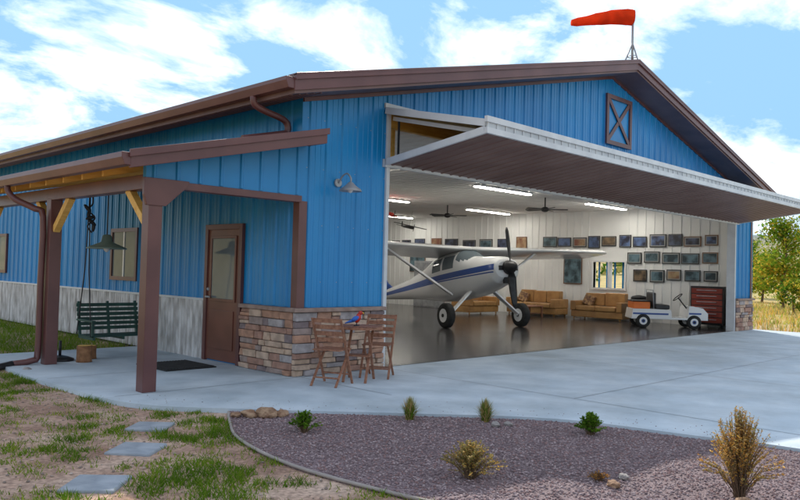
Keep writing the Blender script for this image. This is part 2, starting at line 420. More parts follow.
p.build('porch_roof',[BROWN],hangar,bevel=.005)
p=MB()
p.prism([(PX-.1,2.491),(-.003,2.491),(-.003,pz(0)-.105),(PX-.1,pz(PX-.1)-.105)],'y',-.02,.06,0)
x=PX
while x<-.05:
    p.rib((x,-.02,2.5),(x,-.02,pz(x)-.12),(1,0,0),(0,-1,0),0,.03,.02);x+=.3
p.build('porch_gable_panel',[BLUE],hangar)
p=MB()
p.prism([(-2.6,pz(-2.6)-.102),(-.01,pz(0)-.102),(-.01,pz(0)-.125),(-2.6,pz(-2.6)-.125)],'y',.07,PY-.05,0)
y=.5
while y<PY:
    p.prism([(-2.55,pz(-2.55)-.126),(-.02,pz(0)-.126),(-.02,pz(0)-.24),(-2.55,pz(-2.55)-.2)],'y',y,y+.045,0);y+=.6
for yy,sg in((0,1),(3,-1),(3,1),(6,-1)):
    p.beam((PX,yy+sg*.08,1.95),(PX,yy+sg*.6,2.4),.09,.09,0)
p.build('porch_rafters',[PINE],hangar)
p=MB()
for yy in(0,3,6):
    p.box(PX-.085,PX+.085,yy-.085,yy+.085,.0,2.4)
p.prism([(PX-.16,2.5),(PX+.42,2.5),(PX+.38,2.42),(PX+.12,2.18),(PX-.12,2.18),(PX-.16,2.3)],'y',-.105,-.0505,0)
p.build('porch_posts',[BROWN],hangar,bevel=.006)
p=MB()
p.tube(smooth_curve([(-2.68,3.45,2.58),(-2.67,3.45,2.5),(-2.6,3.35,2.38),(-2.4,3.13,2.25),(PX-.14,3.05,2.13),(PX-.14,3.05,1.2),(PX-.14,3.05,.2),(PX-.2,3.05,.06),(PX-.5,3.1,.02)],3),.045,8,0)
p.tube(smooth_curve([(PX-.45,3.1,.02),(-3.0,3.0,-.01),(-3.5,3.3,-.01),(-4.3,3.4,-.01),(-5.5,4.2,-.01)],5),.05,8,1)
p.build('porch_downspout',[BROWN,BLACK],hangar)

# ---- interior lights
EM=mat('lit_tube',(1,.96,.86),emit=42)
for xx in(4,9.6,15):
    for yy in(3.7,8.4,13.4):
        q=MB();q.box(xx-1.2,xx+1.2,yy-.09,yy+.09,3.69,3.728,0);q.box(xx-1.18,xx+1.18,yy-.07,yy+.07,3.67,3.689,1)
        q.build('fluorescent_light',[WPAINT,EM])
for xx,yy in((7,11),(12.5,8.2),(12,4.0)):
    q=MB();q.cyl((xx,yy,3.728),(xx,yy,3.4),.02,8);q.ell((xx,yy,3.38),(.12,.12,.08))
    for k in range(5):
        a=k*2*math.pi/5+.3;M=Matrix.Translation((xx,yy,3.38))@Matrix.Rotation(a,4,'Z')@Matrix.Rotation(.2,4,'X')
        q.box(.12,.65,-.07,.07,-.008,.008,0,M)
    q.build('ceiling_fan',[BLACK])
for xx,yy,zz,aa,mm in((9.2,8.0,3.2,.4,RPAINT),(10.8,10.5,3.15,1.0,BPAINT),(13.5,11,3.1,-.3,BLACK)):
    q=MB()
    q.tube([(0,-.45,0),(0,-.4,0),(0,-.1,.02),(0,.3,.01),(0,.55,.02)],[.02,.06,.07,.04,.015],10,0)
    q.box(-.65,.65,-.28,-.06,.05,.075,0);q.box(-.22,.22,.44,.56,.02,.035,0);q.prism([(.4,.02),(.56,.02),(.58,.2),(.52,.2)],'x',-.008,.008,0)
    q.box(-.01,.01,-.47,-.455,-.13,.13,1);q.tube([(0,-.1,.07),(0,-.1,3.73-zz)],.003,4,1)
    q.build('model_airplane',[mm,BLACK],None,loc=(xx,yy,zz),rot=(.1,.15,aa))

# ------------------------------------------------------------ framed pictures
arts=[mat('print_%d'%i,a,b,rough=.4,scale=3.5,lo=.4,hi=.6) for i,(a,b) in enumerate([((.02,.05,.12),(.2,.28,.4)),((.05,.04,.03),(.25,.17,.10)),((.02,.04,.05),(.12,.2,.24)),((.2,.07,.04),(.4,.28,.16)),((.02,.02,.04),(.10,.16,.32)),((.01,.01,.02),(.08,.10,.17))])]
MATB=mat('picture_mount',(.3,.3,.29),rough=.7);FRW=mat('frame_wood',(.12,.05,.02),(.2,.09,.04),rough=.4)
def picture(y,z,wd,h):
    q=MB();a=random.randrange(6)
    x=W-.165;q.box(x-.02,x,y-wd/2,y+wd/2,z-h/2,z+h/2,0);q.box(x-.023,x-.0205,y-wd/2+.03,y+wd/2-.03,z-h/2+.03,z+h/2-.03,1)
    e=random.choice((.035,.04,.06))
    q.box(x-.026,x-.0235,y-wd/2+e,y+wd/2-e,z-h/2+e,z+h/2-e,2)
    q.build('framed_picture',[random.choice((BLACK,BLACK,FRW)),MATB,arts[a]])
for z,ys in((2.68,(.9,7.0)),(2.12,(.9,3.6)),(1.55,(.9,3.6))):
    y=ys[0]
    while y<ys[1]:
        wd=U(.40,.62);picture(y+wd/2,z+U(-.03,.03),wd,U(.32,.44));y+=wd+U(.05,.14)
y=8
while y<16.5:
    wd=U(.45,.75);picture(y+wd/2,2.6+U(-.04,.04),wd,U(.38,.55));y+=wd+U(.12,.5)
picture(6.0,1.75,.75,1.15)
picture(9.2,1.8,.9,.7);picture(11,1.8,.8,.6);picture(13.6,1.8,.9,.7)

# ------------------------------------------------------------ airplane
def superell(y,hw,z0,z1,n=2.5,k=40):
    zc=(z0+z1)/2;hh=(z1-z0)/2;o=[]
    for i in range(k):
        t=2*math.pi*i/k;c=math.cos(t);s=math.sin(t)
        o.append(Vector((hw*math.copysign(abs(c)**(2/n),c),y,zc+hh*math.copysign(abs(s)**(2/n),s))))
    return o
plane=empty('light_airplane',(9.7,4.3,.01),(0,0,-.278))
body=empty('airframe');body.parent=plane;body.rotation_euler=(math.radians(-9.6),0,0)
ST=[(-1.2,.30,1.28,1.62),(-1.16,.38,1.18,1.7),(-1.0,.45,1.06,1.78),(-.5,.5,.95,1.86),(-.1,.53,.88,1.92),(.1,.54,.86,2.0),(.45,.56,.85,2.24),(1.2,.56,.85,2.27),(1.9,.5,.93,2.22),(2.6,.4,1.05,2.02),(3.6,.28,1.2,1.86),(5.4,.13,1.42,1.74),(6.3,.05,1.5,1.7)]
rings=[]
for i in range(len(ST)-1):
    k=8
    for j in range(k):
        t=j/k;a=ST[i];b=ST[i+1];rings.append(superell(*[a[q]+(b[q]-a[q])*t for q in range(4)]))
rings.append(superell(*ST[-1]))
def fm(c):
    if .0<c.y<.46 and c.z>1.86 and abs(c.x)>.03: return 2
    if .5<c.y<1.12 and 1.68<c.z<2.1:return 2
    if 1.22<c.y<1.75 and 1.7<c.z<2.08:return 2
    return 0
b=MB();b.loft(rings,0,True,True,fm)
b.box(-.3,-.12,-1.225,-1.19,1.38,1.5,3);b.box(.12,.3,-1.225,-1.19,1.38,1.5,3);b.box(-.12,.12,-1.2,-1.1,1.05,1.2,3)
def skin(y,z,off=.004):
    for i in range(len(ST)-1):
        if ST[i][0]<=y<=ST[i+1][0]:
            t=(y-ST[i][0])/(ST[i+1][0]-ST[i][0]);hw,z0,z1=[ST[i][q]+(ST[i+1][q]-ST[i][q])*t for q in(1,2,3)]
            zc=(z0+z1)/2;hh=(z1-z0)/2;v=min(.98,abs((z-zc)/hh));return hw*(1-v**2.5)**(1/2.5)+off
    return .1
for sg in(-1,1):
    for za,zb,ya,yb,dz in((1.40,1.56,-1.12,5.6,.02),(1.33,1.365,-1.1,5.2,.03)):
        N_=60;vs=[]
        for i in range(N_+1):
            y=ya+(yb-ya)*i/N_;s_=dz*(y+1.1)
            tp=(zb-za)*(1-.5*max(0,(y-2)/4))
            for z in(za+s_,za+s_+tp*.5,za+s_+tp):vs.append((sg*skin(y,z),y,z))
        b.add(vs,[(i*3+k,(i+1)*3+k,(i+1)*3+k+1,i*3+k+1) for i in range(N_) for k in(0,1)],1,True)
b.build('fuselage',[WPAINT,BPAINT,GLASS,BLACK],body)
b=MB()
for sg in(-1,1):
    rings=[]
    for xx,ch,le,z in((.0,1.62,.32,2.28),(2.7,1.62,.32,2.33),(5.2,1.15,.45,2.38),(5.42,.8,.6,2.39)):
        t=.19 if xx<5.3 else .08
        prof=[(0,0),(.03,.35),(.12,.75),(.3,1),(.6,.7),(1,.05),(1,-.02),(.6,-.15),(.3,-.25),(.1,-.25),(.03,-.15)]
        rings.append([Vector((sg*xx,le+ch*a,z-.06+t*bq*.75)) for a,bq in prof])
    b.loft(rings,0,True,True)
    b.beam((sg*.5,.75,.98),(sg*2.6,.72,2.27),.05,.09,0,up=(0,1,0))
    rings=[]
    for xx,ch,le in((.05,.95,5.35),(1.6,.6,5.6),(1.7,.4,5.7)):
        rings.append([Vector((sg*xx,le+ch*a,1.62+.06*bq)) for a,bq in((0,0),(.1,.5),(.4,.6),(1,0),(.4,-.6),(.1,-.5))])
    b.loft(rings,0,True,True)
rings=[]
for z,ch,le in((1.66,1.5,4.8),(1.95,1.05,5.3),(2.75,.6,5.85),(2.82,.4,5.98)):
    rings.append([Vector((.05*bq,le+ch*a,z)) for a,bq in((0,0),(.1,.5),(.4,.6),(1,0),(.4,-.6),(.1,-.5))])
b.loft(rings,1,True,True)
b.build('wings_and_tail',[WPAINT,BPAINT],body)
b=MB()
for sg in(-1,1):
    b.beam((sg*.4,.02,.98),(sg*1.13,-.02,.36),.16,.04,0,up=(0,0,1))
    b.disc_wheel((sg*1.24,-.02,.33),(1,0,0),.33,.2,1,0)
    b.cyl((sg*1.1,-.02,.35),(sg*1.2,-.02,.33),.04,8,0)
b.beam((0,5.6,1.45),(0,5.95,1.12),.05,.03,0)
b.disc_wheel((0,5.98,1.08),(1,0,0),.11,.06,1,0)
b.build('landing_gear',[WPAINT,RUBBER],body)
b=MB();sp=[]
for t,rr in((0,.19),(.12,.17),(.24,.12),(.32,.05),(.34,.01)):
    sp.append([Vector((rr*math.cos(2*math.pi*i/20),-1.22-t,1.45+rr*math.sin(2*math.pi*i/20))) for i in range(20)])
b.loft(sp,0,True,True)
for sg in(-1,1):
    rr=[]
    for q,c,tw in((.1,.06,.9),(.3,.11,.6),(.65,.1,.35),(.95,.075,.25),(1.05,.03,.2)):
        o=[]
        for a,t in((-1,0),(-.3,.14),(.5,.1),(1,0),(.5,-.08),(-.3,-.1)):
            lx=a*c;ly=t*c
            o.append(Vector(((lx*math.cos(tw)-ly*math.sin(tw))*sg-.03*sg*q,-1.32+lx*math.sin(tw)+ly*math.cos(tw),1.45+sg*q)))
        rr.append(o)
    b.loft(rr,0,True,True)
b.build('propeller',[BLACK],body)

# ------------------------------------------------------------ golf cart
cart=empty('golf_cart',(15.05,1.75,.01),(0,0,math.radians(38)));cart.scale=(.92,.92,.92)
c=MB()
def sect(poly,x0,x1,m): c.prism(poly,'x',x0,x1,m)
sect([(-1.2,.28),(-1.2,.5),(-1.05,.66),(-.75,.72),(-.62,.72),(-.58,.34),(-.1,.34),(-.08,.58),(.35,.6),(1.1,.6),(1.15,.28)],-.55,.55,0)
c.box(-.556,.556,-1.0,-.62,.46,.52,1);c.box(-.556,.556,.0,1.1,.42,.48,1)
c.build('body',[WPAINT,BPAINT],cart,bevel=.04,seg=3)
c=MB()
c.box(-.5,.5,-.05,.4,.6,.74,0);c.box(-.5,.5,.38,.48,.72,1.12,0,None)
c.build('seat',[mat('black_vinyl',(.02,.02,.022),(.04,.04,.042),rough=.5)],cart,bevel=.04,seg=3)
c=MB()
c.box(-.45,.45,.55,1.08,.6,.82,0);c.box(-.47,.47,.53,1.1,.822,.86,1)
c.build('cargo_box',[OPAINT,BLACK],cart,bevel=.02)
c=MB()
c.tube([(-.25,-.65,.6),(-.25,-.35,.98)],.02,8,1)
Mx=Matrix.Translation((-.25,-.34,.99))@Matrix.Rotation(-.7,4,'X')
c.tube([Mx@Vector((.17*math.cos(a*math.pi/8),.17*math.sin(a*math.pi/8),0)) for a in range(17)],.014,6,1)
for sx in(-.5,.5):
    c.tube([(sx,.45,.6),(sx,.48,1.2)],.015,6,2)
    for yy in(-.78,.78):
        c.disc_wheel((sx,yy,.22),(1,0,0),.22,.16,1,0)
        c.cyl((sx,yy,.22),(sx+.092*(1 if sx>0 else -1),yy,.22),.06,12,3)
c.tube([(-.5,.48,1.2),(.5,.48,1.2)],.015,6,2)
c.box(-.4,-.26,-1.215,-1.2,.42,.5,2);c.box(.26,.4,-1.215,-1.2,.42,.5,2);c.box(-.5,.5,-1.24,-1.2,.28,.34,1)
c.build('wheels_and_controls',[WPAINT,RUBBER,STEEL,BPAINT],cart)

# ------------------------------------------------------------ furniture
LEATH=mat('tan_leather',(.34,.17,.06),(.48,.27,.10),rough=.45,scale=3,bump=.2)
PILL=mat('cushion_fabric',(.1,.05,.04),(.4,.25,.12),rough=.9,scale=14)
def couch(loc,rz,wd=2.1,n=3):
    q=MB()
    q.box(-wd/2,wd/2,-.4,.4,.08,.3);q.box(-wd/2,-wd/2+.2,-.45,.42,.3,.62);q.box(wd/2-.2,wd/2,-.45,.42,.3,.62)
    cw=(wd-.42)/n
    for i in range(n):
        x=-wd/2+.21+cw*i
        q.box(x+.01,x+cw-.01,-.46,.2,.305,.46)
        q.box(x+.01,x+cw-.01,.18,.42,.465,.88+U(0,.04))
    q.box(-.2,.2,-.06,.06,-.18,.18,1,Matrix.Translation((-wd/2+.42,.08,.64))@Matrix.Rotation(-.3,4,'X')@Matrix.Rotation(.3,4,'Y'))
    for sx in(-1,1):
        for sy in(-.35,.35):q.box(sx*(wd/2-.1)-.03,sx*(wd/2-.1)+.03,sy-.03,sy+.03,0,.08)
    return q.build('leather_couch',[LEATH,PILL],None,bevel=.05,seg=3,loc=loc,rot=(0,0,rz))
couch((16.25,7.1,.01),-math.pi/2);couch((16.25,4.5,.01),-math.pi/2,1.9,2)
couch((14.6,8.6,.01),0,1.7,2)
q=MB();q.box(-.5,.5,-.3,.3,.36,.4)
for a in(-.45,.45):
    for bq in(-.25,.25):q.box(a-.03,a+.03,bq-.03,bq+.03,0,.36)
q.box(-.45,.45,-.25,.25,.12,.14);q.build('coffee_table',[WOODD],None,bevel=.008,loc=(15.0,6.6,.01))
q=MB();q.tube([(0,0,0),(0,0,.05),(0,0,.5),(0,0,.75),(0,0,.8)],[.2,.24,.26,.27,.24],20,0)
q.tube([(0.0,0,.8),(0,0,.86),(0,0,.9)],[.27,.22,.05],20,0);q.box(-.3,.3,-.02,.02,.55,.58,0)
q.build('trash_barrel',[BLACK],None,loc=(16.0,3.05,.01))
q=MB();q.box(-.5,.5,-.3,.3,.1,1.25,0)
for i in range(6):
    q.box(-.46,.46,-.32,-.3005,.16+i*.175,.31+i*.175,1);q.box(-.3,.3,-.345,-.3205,.245+i*.175,.265+i*.175,2)
for a in(-.42,.42):q.cyl((a,-.2,0),(a,-.2,.1),.04,10,3);q.cyl((a,.2,0),(a,.2,.1),.04,10,3)
q.build('tool_cabinet',[BLACK,mat('dull_red',(.22,.03,.02),(.3,.05,.03),rough=.4),STEEL,RUBBER],None,bevel=.006,loc=(16.45,.95,.01),rot=(0,0,-math.pi/2))
q=MB();q.box(-1.2,1.2,-.35,.35,.82,.88,0);q.box(-1.15,1.15,-.3,.3,.3,.33,0)
for a in(-1.1,1.1):
    for bq in(-.28,.28):q.box(a-.045,a+.045,bq-.045,bq+.045,0,.82)
q.box(-1.2,1.2,.3,.35,.88,1.3,0);q.box(-.8,-.3,-.2,.2,.88,1.15,1);q.box(.2,.7,-.15,.2,.88,1.05,2)
q.build('workbench',[WOODD,RPAINT,STEEL],None,bevel=.006,loc=(8,17.3,.01))
q=MB();q.box(-.6,.6,-.3,.3,0,1.9,0);q.box(-.57,-.01,-.32,-.3005,.05,1.85,0);q.box(.01,.57,-.32,-.3005,.05,1.85,0)
q.build('storage_cabinet',[STEEL],None,bevel=.01,loc=(16.4,12.5,.01),rot=(0,0,-math.pi/2))

# ------------------------------------------------------------ windsock
wk=empty('windsock',(8.85,-.3,zt(8.85)+.03))
q=MB();q.tube([(0,0,-.02),(0,0,1.3)],.026,8,0)
for a in range(3):
    an=a*2.094+.5;q.tube([(.34*math.cos(an),.24*math.sin(an),-.1),(0,0,.6)],.017,6,0)
q.tube([(.1*math.cos(a*math.pi/8),.1*math.sin(a*math.pi/8),.3) for a in range(17)],.01,5,0)
q.tube([(.14*math.cos(a*math.pi/8)*.69,.14*math.cos(a*math.pi/8)*.72,1.18+.16*math.sin(a*math.pi/8)) for a in range(17)],.012,5,0)
q.build('mast',[STEEL],wk)
q=MB();dv=Vector((-.72,.69,0))
sxv=Vector((.69,.72,0));rings=[]
for t,rr,dz in((0,.17,0),(.15,.175,.0),(.3,.165,-.01),(.5,.15,-.02),(.7,.135,-.05),(.85,.13,-.07),(1.05,.10,-.12),(1.25,.09,-.15),(1.38,.06,-.17)):
    rings.append([Vector((0,0,1.18+dz))+dv*(t)+(sxv*math.cos(2*math.pi*i/20)+Vector((0,0,1))*math.sin(2*math.pi*i/20))*rr*(1+.07*math.sin(i*1.7+t*9)) for i in range(20)])
q.loft(rings,0,True,False)
q.build('sock',[leafmat('orange_nylon',(.85,.07,.02),.3)],wk)

# ------------------------------------------------------------ bistro set
q=MB()
n=28
q.tube([(0,0,.70),(0,0,.73)],.32,n,0,False)
for i in range(-3,4): q.box(-.28+abs(i)*.02,.28-abs(i)*.02,i*.085-.035,i*.085+.035,.731,.738,0)
for sg in(-1,1):
    q.beam((-.22,sg*.15,0),(.2,sg*.15,.7),.035,.02,0);q.beam((.22,sg*.17,0),(-.2,sg*.17,.7),.035,.02,0)
q.box(-.1,.1,-.17,.17,.33,.35,0)
q.build('bistro_table',[WOODD],None,bevel=.004,loc=(.45,-.8,0),rot=(0,0,.6))
def chair(loc,rz):
    q=MB()
    for sg in(-1,1):
        x=sg*.2
        q.beam((x,-.22,0),(x,.2,.86),.03,.022,0);q.beam((x*.86,.24,0),(x*.86,-.17,.46),.03,.022,0)
    for i in range(6):q.box(-.19,.19,-.2+i*.068,-.2+i*.068+.05,.45,.465,0)
    for i in range(4):
        z=.55+i*.085;yy=-.22+.42*z/.86
        q.box(-.2,.2,yy-.012,yy+.006,z,z+.055,0)
    q.box(-.19,.19,-.16,-.13,.12,.14,0);q.box(-.17,.17,.17,.2,.1,.12,0)
    return q.build('folding_chair',[WOODD],None,bevel=.004,loc=loc,rot=(0,0,rz))
chair((-.06,-.85,0),2.0);chair((.93,-.68,0),-1.0)
q=MB()
q.tube([(0,0,.04),(.0,0,.07),(-.02,0,.11),(-.03,0,.15),(-.035,0,.17)],[.015,.035,.04,.03,.02],12,0)
q.ell((-.05,0,.175),(.032,.027,.027),0)
q.tube([(-.07,0,.18),(-.09,0,.175),(-.095,0,.155)],[.012,.009,.002],8,2)
q.tube([(.02,0,.08),(.08,0,.06),(.16,0,.03)],[.025,.02,.006],8,1)
for sg in(-1,1):
    q.ell((.015,sg*.035,.1),(.055,.01,.03),1,10,6,Matrix.Rotation(.5,3,'Y'));q.ell((-.065,sg*.024,.182),(.006,.004,.006),3,8,6)
q.cyl((0,.012,0),(0,.012,.05),.005,6,3);q.cyl((0,-.012,0),(0,-.012,.05),.005,6,3);q.cyl((0,0,0),(0,0,.01),.04,14,3)
q.build('parrot_ornament',[RPAINT,mat('bright_blue',(.03,.15,.6),rough=.4),mat('beak_yellow',(.6,.4,.05),rough=.4),BLACK],None,loc=(.38,-.82,.738),rot=(0,0,math.radians(130)))
q=MB();q.box(-1.2,-.4,1.35,2.25,.002,.02,0)
for i in range(16):q.box(-1.17+i*.048,-1.14+i*.048,1.38,2.22,.0202,.028,0)
q.build('door_mat',[RUBBER],None,bevel=.003)
sw=empty('porch_swing',(-.87,3.65,-.13),(0,0,math.pi/2))
q=MB()
for i in range(7):q.box(-.26+i*.075,-.26+i*.075+.055,-.52,.52,.44,.46,0)
for i in range(6):
    z=.52+i*.075;q.box(.27+i*.02,.285+i*.02,-.52,.52,z,z+.055,0)
for sg in(-1,0,1):
    q.beam((-.26,sg*.48,.42),(.3,sg*.48,.42),.04,.05,0);q.beam((.28,sg*.48,.4),(.4,sg*.48,.98),.04,.04,0)
for sg in(-1,1):
    q.beam((-.24,sg*.50,.44),(-.24,sg*.50,.68),.04,.04,0);q.beam((-.28,sg*.50,.69),(.34,sg*.50,.69),.06,.03,0)
    for xx in(-.22,.32):
        q.tube([(xx,sg*.52,.45),(xx*.3,sg*.52,1.5),(0,sg*.52,2.8)],.011,6,1)
q.build('bench_seat',[GREENM,BLACK],sw,bevel=.004)
q=MB();n=24
lx,ly,lz=-1.2,3.4,1.72
rings=[[(lx+rr*math.cos(2*math.pi*i/n),ly+rr*math.sin(2*math.pi*i/n),lz+zz) for i in range(n)] for rr,zz in((.04,.22),(.07,.2),(.09,.1),(.28,.02),(.31,0),(.3,-.01),(.08,.08))]
q.loft(rings,0,True,False);q.ell((lx,ly,lz+.01),(.05,.05,.07),1,12,8)
q.tube([(lx,ly,lz+.2),(lx,ly,2.7)],.01,6,2)
q.build('pendant_lamp',[mat('green_enamel',(.13,.2,.18),(.2,.27,.24),rough=.4),WPAINT,BLACK],None)
q=MB()
q.tube(smooth_curve([(0,0,.75),(.02,0,.5),(-.06,0,.4),(.06,0,.28),(-.05,0,.15),(.02,0,.05)],5),[.012]*26,6,0)
for k in range(5):
    q.ell((-.06+.03*k,0.01*k,.42-.07*k),(.08,.02,.03),0,10,6,Matrix.Rotation(.8+k,3,'Y'))
q.build('wrought_iron_ornament',[BLACK],None,loc=(-1.55,3.2,1.9))
for (x,y,h,rr) in((-1.67,2.97,.24,.11),(-1.45,3.3,.2,.1)):
    q=MB();q.tube([(0,0,0),(0,0,.02),(0,.005,h*.5),(0,0,h)],[rr*1.05,rr,rr*.96,rr],16,0)
    q.tube([(0,0,h+.001),(0,0,h+.006)],rr*.86,16,1)
    q.build('log_stump',[mat('bark',(.2,.09,.04),(.34,.17,.08),rough=.9,scale=12,bump=.6),PINE],None,loc=(x,y,0))
q=MB();q.tube([(0,0,0),(0,0,.03),(0,0,.06),(0,0,.08)],[.2,.2,.12,.04],20,0);q.tube([(0,0,.07),(0,0,.3)],.022,8,0)
q.build('umbrella_base',[BLACK],None,loc=(-1.9,3.3,0))

# ------------------------------------------------------------ ground
def sst(a,b,x):
    t=max(0,min(1,(x-a)/(b-a)));return t*t*(3-2*t)
def hz(x,y):
    d=math.hypot(x+6,y+8)
    return -.05+sst(60,420,d)*(22+6*noise.noise(Vector((x*.006,y*.006,0)))) + sst(30,80,d)*.5*noise.noise(Vector((x*.04,y*.04,3)))
q=MB();rad=[0,3,6,10,15,22,32,45,60,80,105,140,180,230,300,400,550,800,1300,2200];NA=120
vs=[];fs=[]
for i,r0 in enumerate(rad):
    for a in range(NA):
        t=2*math.pi*a/NA;x=r0*math.cos(t);y=r0*math.sin(t)
        vs.append((x,y,hz(x,y)))
for i in range(len(rad)-1):
    for a in range(NA):
        b=(a+1)%NA;fs.append((i*NA+a,(i+1)*NA+a,(i+1)*NA+b,i*NA+b))
q.add(vs,fs,0,True)
GM=bpy.data.materials.new('ground_soil');GM.use_nodes=True
nt=GM.node_tree;N=nt.nodes;Lk=nt.links;b=N['Principled BSDF'];b.inputs['Roughness'].default_value=.95;b.inputs['Specular IOR Level'].default_value=.15
tc=N.new('ShaderNodeTexCoord')
def nz(sc,det=6):
    t=N.new('ShaderNodeTexNoise');t.inputs['Scale'].default_value=sc;t.inputs['Detail'].default_value=det;Lk.new(tc.outputs['Object'],t.inputs['Vector']);return t
def ramp(src,els):
    r=N.new('ShaderNodeValToRGB')
    while len(r.color_ramp.elements)<len(els):r.color_ramp.elements.new(.5)
    for e,(p_,c_) in zip(r.color_ramp.elements,els):e.position=p_;e.color=tuple(c_)+(1,)
    Lk.new(src,r.inputs[0]);return r
n1=nz(1.6,8);r1=ramp(n1.outputs['Fac'],[(.3,(.30,.18,.13)),(.5,(.49,.33,.25)),(.7,(.62,.46,.36))])
n2=nz(30,4);r2=ramp(n2.outputs['Fac'],[(.35,(.6,.6,.6)),(.65,(1.1,1.1,1.1))])
mu=N.new('ShaderNodeMixRGB');mu.blend_type='MULTIPLY';mu.inputs[0].default_value=1;Lk.new(r1.outputs[0],mu.inputs[1]);Lk.new(r2.outputs[0],mu.inputs[2])
n3=nz(.25,8);r3=ramp(n3.outputs['Fac'],[(.35,(.40,.30,.12)),(.5,(.52,.40,.17)),(.65,(.24,.24,.07))])
ln=N.new('ShaderNodeVectorMath');ln.operation='LENGTH';Lk.new(tc.outputs['Object'],ln.inputs[0])
mr=N.new('ShaderNodeMapRange');mr.inputs[1].default_value=14;mr.inputs[2].default_value=24;Lk.new(ln.outputs['Value'],mr.inputs[0])
mx=N.new('ShaderNodeMixRGB');Lk.new(mr.outputs[0],mx.inputs[0]);Lk.new(mu.outputs[0],mx.inputs[1]);Lk.new(r3.outputs[0],mx.inputs[2])
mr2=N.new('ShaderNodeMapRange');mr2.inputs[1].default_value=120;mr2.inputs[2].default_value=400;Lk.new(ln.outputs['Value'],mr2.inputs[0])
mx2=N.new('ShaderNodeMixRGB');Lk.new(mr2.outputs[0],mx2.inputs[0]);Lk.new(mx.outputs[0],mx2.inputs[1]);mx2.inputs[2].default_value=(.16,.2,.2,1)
Lk.new(mx2.outputs[0],b.inputs['Base Color'])
bp=N.new('ShaderNodeBump');bp.inputs['Strength'].default_value=.6;bp.inputs['Distance'].default_value=.03
n4=nz(9,10);Lk.new(n4.outputs['Fac'],bp.inputs['Height']);Lk.new(bp.outputs[0],b.inputs['Normal'])
q.build('ground',[GM])
edge=smooth_curve([(-2.55,4.6),(-2.8,2.5),(-2.78,1),(-2.64,-.56),(-1.93,-1.52),(-.74,-2.72),(.37,-3.95),(.76,-5.28),(.98,-6.1),(1.2,-9),(1.2,-16)],6)
slab=edge+[(17.3,-16),(17.3,.08),(.05,.08),(.05,4.6)]
q=MB();q.prism(slab,'z',-.16,0,0);q.build('concrete_apron',[CONC],None)
q=MB()
def strip(a,b,w=.006):
    a=Vector(a);b=Vector(b);d=(b-a).normalized();nn=Vector((-d.y,d.x))*w
    q.add([(a.x+nn.x,a.y+nn.y,.003),(b.x+nn.x,b.y+nn.y,.003),(b.x-nn.x,b.y-nn.y,.003),(a.x-nn.x,a.y-nn.y,.003)],[(0,1,2,3)],0)
for x in(1.62,5.2,8.8,12.4,16):strip((x,-.15),(x,-15.9))
strip((0,-.15),(0,-1.9));strip((-2.6,-.12),(1.6,-.12))
for y in(-3.4,-6.8,-10.2):strip((1.2 if y<-4 else 1.62,y),(17.2,y))
strip((-2.7,1.6),(-.1,1.6));strip((-2.7,3.2),(-.1,3.2))
q.build('control_joints',[JOINT],None,fix=False)
bord=smooth_curve([(-2.0,-1.5),(-2.3,-2.0),(-2.6,-2.63),(-2.77,-3.6),(-2.68,-4.62),(-2.5,-5.3),(-2.0,-6.6),(-1.2,-9)],6)
gp=bord+[(-1,-15),(1.6,-15),(1.5,-5.0),(1,-3.6),(0.1,-2.6),(-1.2,-1.5)]
GRV=mat('gravel_bed',(.15,.10,.11),(.36,.27,.285),rough=.9,scale=85,voro=True,lo=.1,hi=.95,bump=1.0,bscale=80,grime=.25)
q=MB();q.prism(gp,'z',-.1,-.03,0);q.build('gravel_bed',[GRV],None)
q=MB()
def pebble(x,y,z0,s,k):
    z=z0+s*.3;a=U(0,3)
    dx=Vector((math.cos(a),math.sin(a),0))*s*U(.8,1.4);dy=Vector((-math.sin(a),math.cos(a),0))*s;c0=Vector((x,y,z))
    t=Vector((U(-.3,.3)*s,U(-.3,.3)*s,s*.6))
    q.add([c0+dx,c0+dy,c0-dx,c0-dy,c0+t+dx*.4,c0+t+dy*.45,c0+t-dx*.4,c0+t-dy*.45],[(4,5,6,7),(0,1,5,4),(1,2,6,5),(2,3,7,6),(3,0,4,7)],k)
for i in range(26000):
    for _ in range(6):
        x=U(-2.7,1.3);y=U(-7.5,-1.5)
        if inpoly(x,y,gp) and not inpoly(x,y,slab):break
    else:continue
    pebble(x,y,-.03,U(.005,.013),random.randrange(4))
for i in range(160):
    x,y=random.choice(edge[18:50])[:2];x+=abs(random.gauss(0,.25));y+=abs(random.gauss(0,.25))
    if inpoly(x,y,slab):pebble(x,y,0.0,U(.003,.008),random.randrange(4))
GC=[mat('pebble_%d'%i,c_,rough=.85) for i,c_ in enumerate([(.17,.12,.13),(.27,.205,.215),(.37,.29,.295),(.26,.16,.155)])]
q.build('gravel',GC,None,fix=False)
q=MB();q.tube([(x,y,-.028) for x,y in bord],.014,6,0);q.build('bed_edging',[mat('edging',(.3,.26,.24),(.4,.36,.33),rough=.8)],None)
PAV=mat('paver',(.28,.32,.37),(.38,.42,.47),rough=.85,scale=6,bump=.3,grime=.2)
for x,y,a,s in((-2.93,-1.62,.75,.36),(-3.42,-2.35,.7,.38),(-4.08,-3.1,.8,.38),(-4.9,-4.0,.7,.4)):
    q=MB();q.box(-s/2,s/2,-s/2,s/2,-.03,.012);q.build('stepping_stone',[PAV],None,bevel=.012,loc=(x,y,-.04),rot=(U(-.02,.02),U(-.02,.02),a))
q=MB();pav=[(-2.95,-1.62),(-3.42,-2.35),(-4.08,-3.1),(-4.9,-4.0)]
def gok(x,y):
    if inpoly(x,y,slab) or inpoly(x,y,gp):return False
    if x>0:return False
    for a,b_ in pav:
        if math.hypot(x-a,y-b_)<.21:return False
    return True
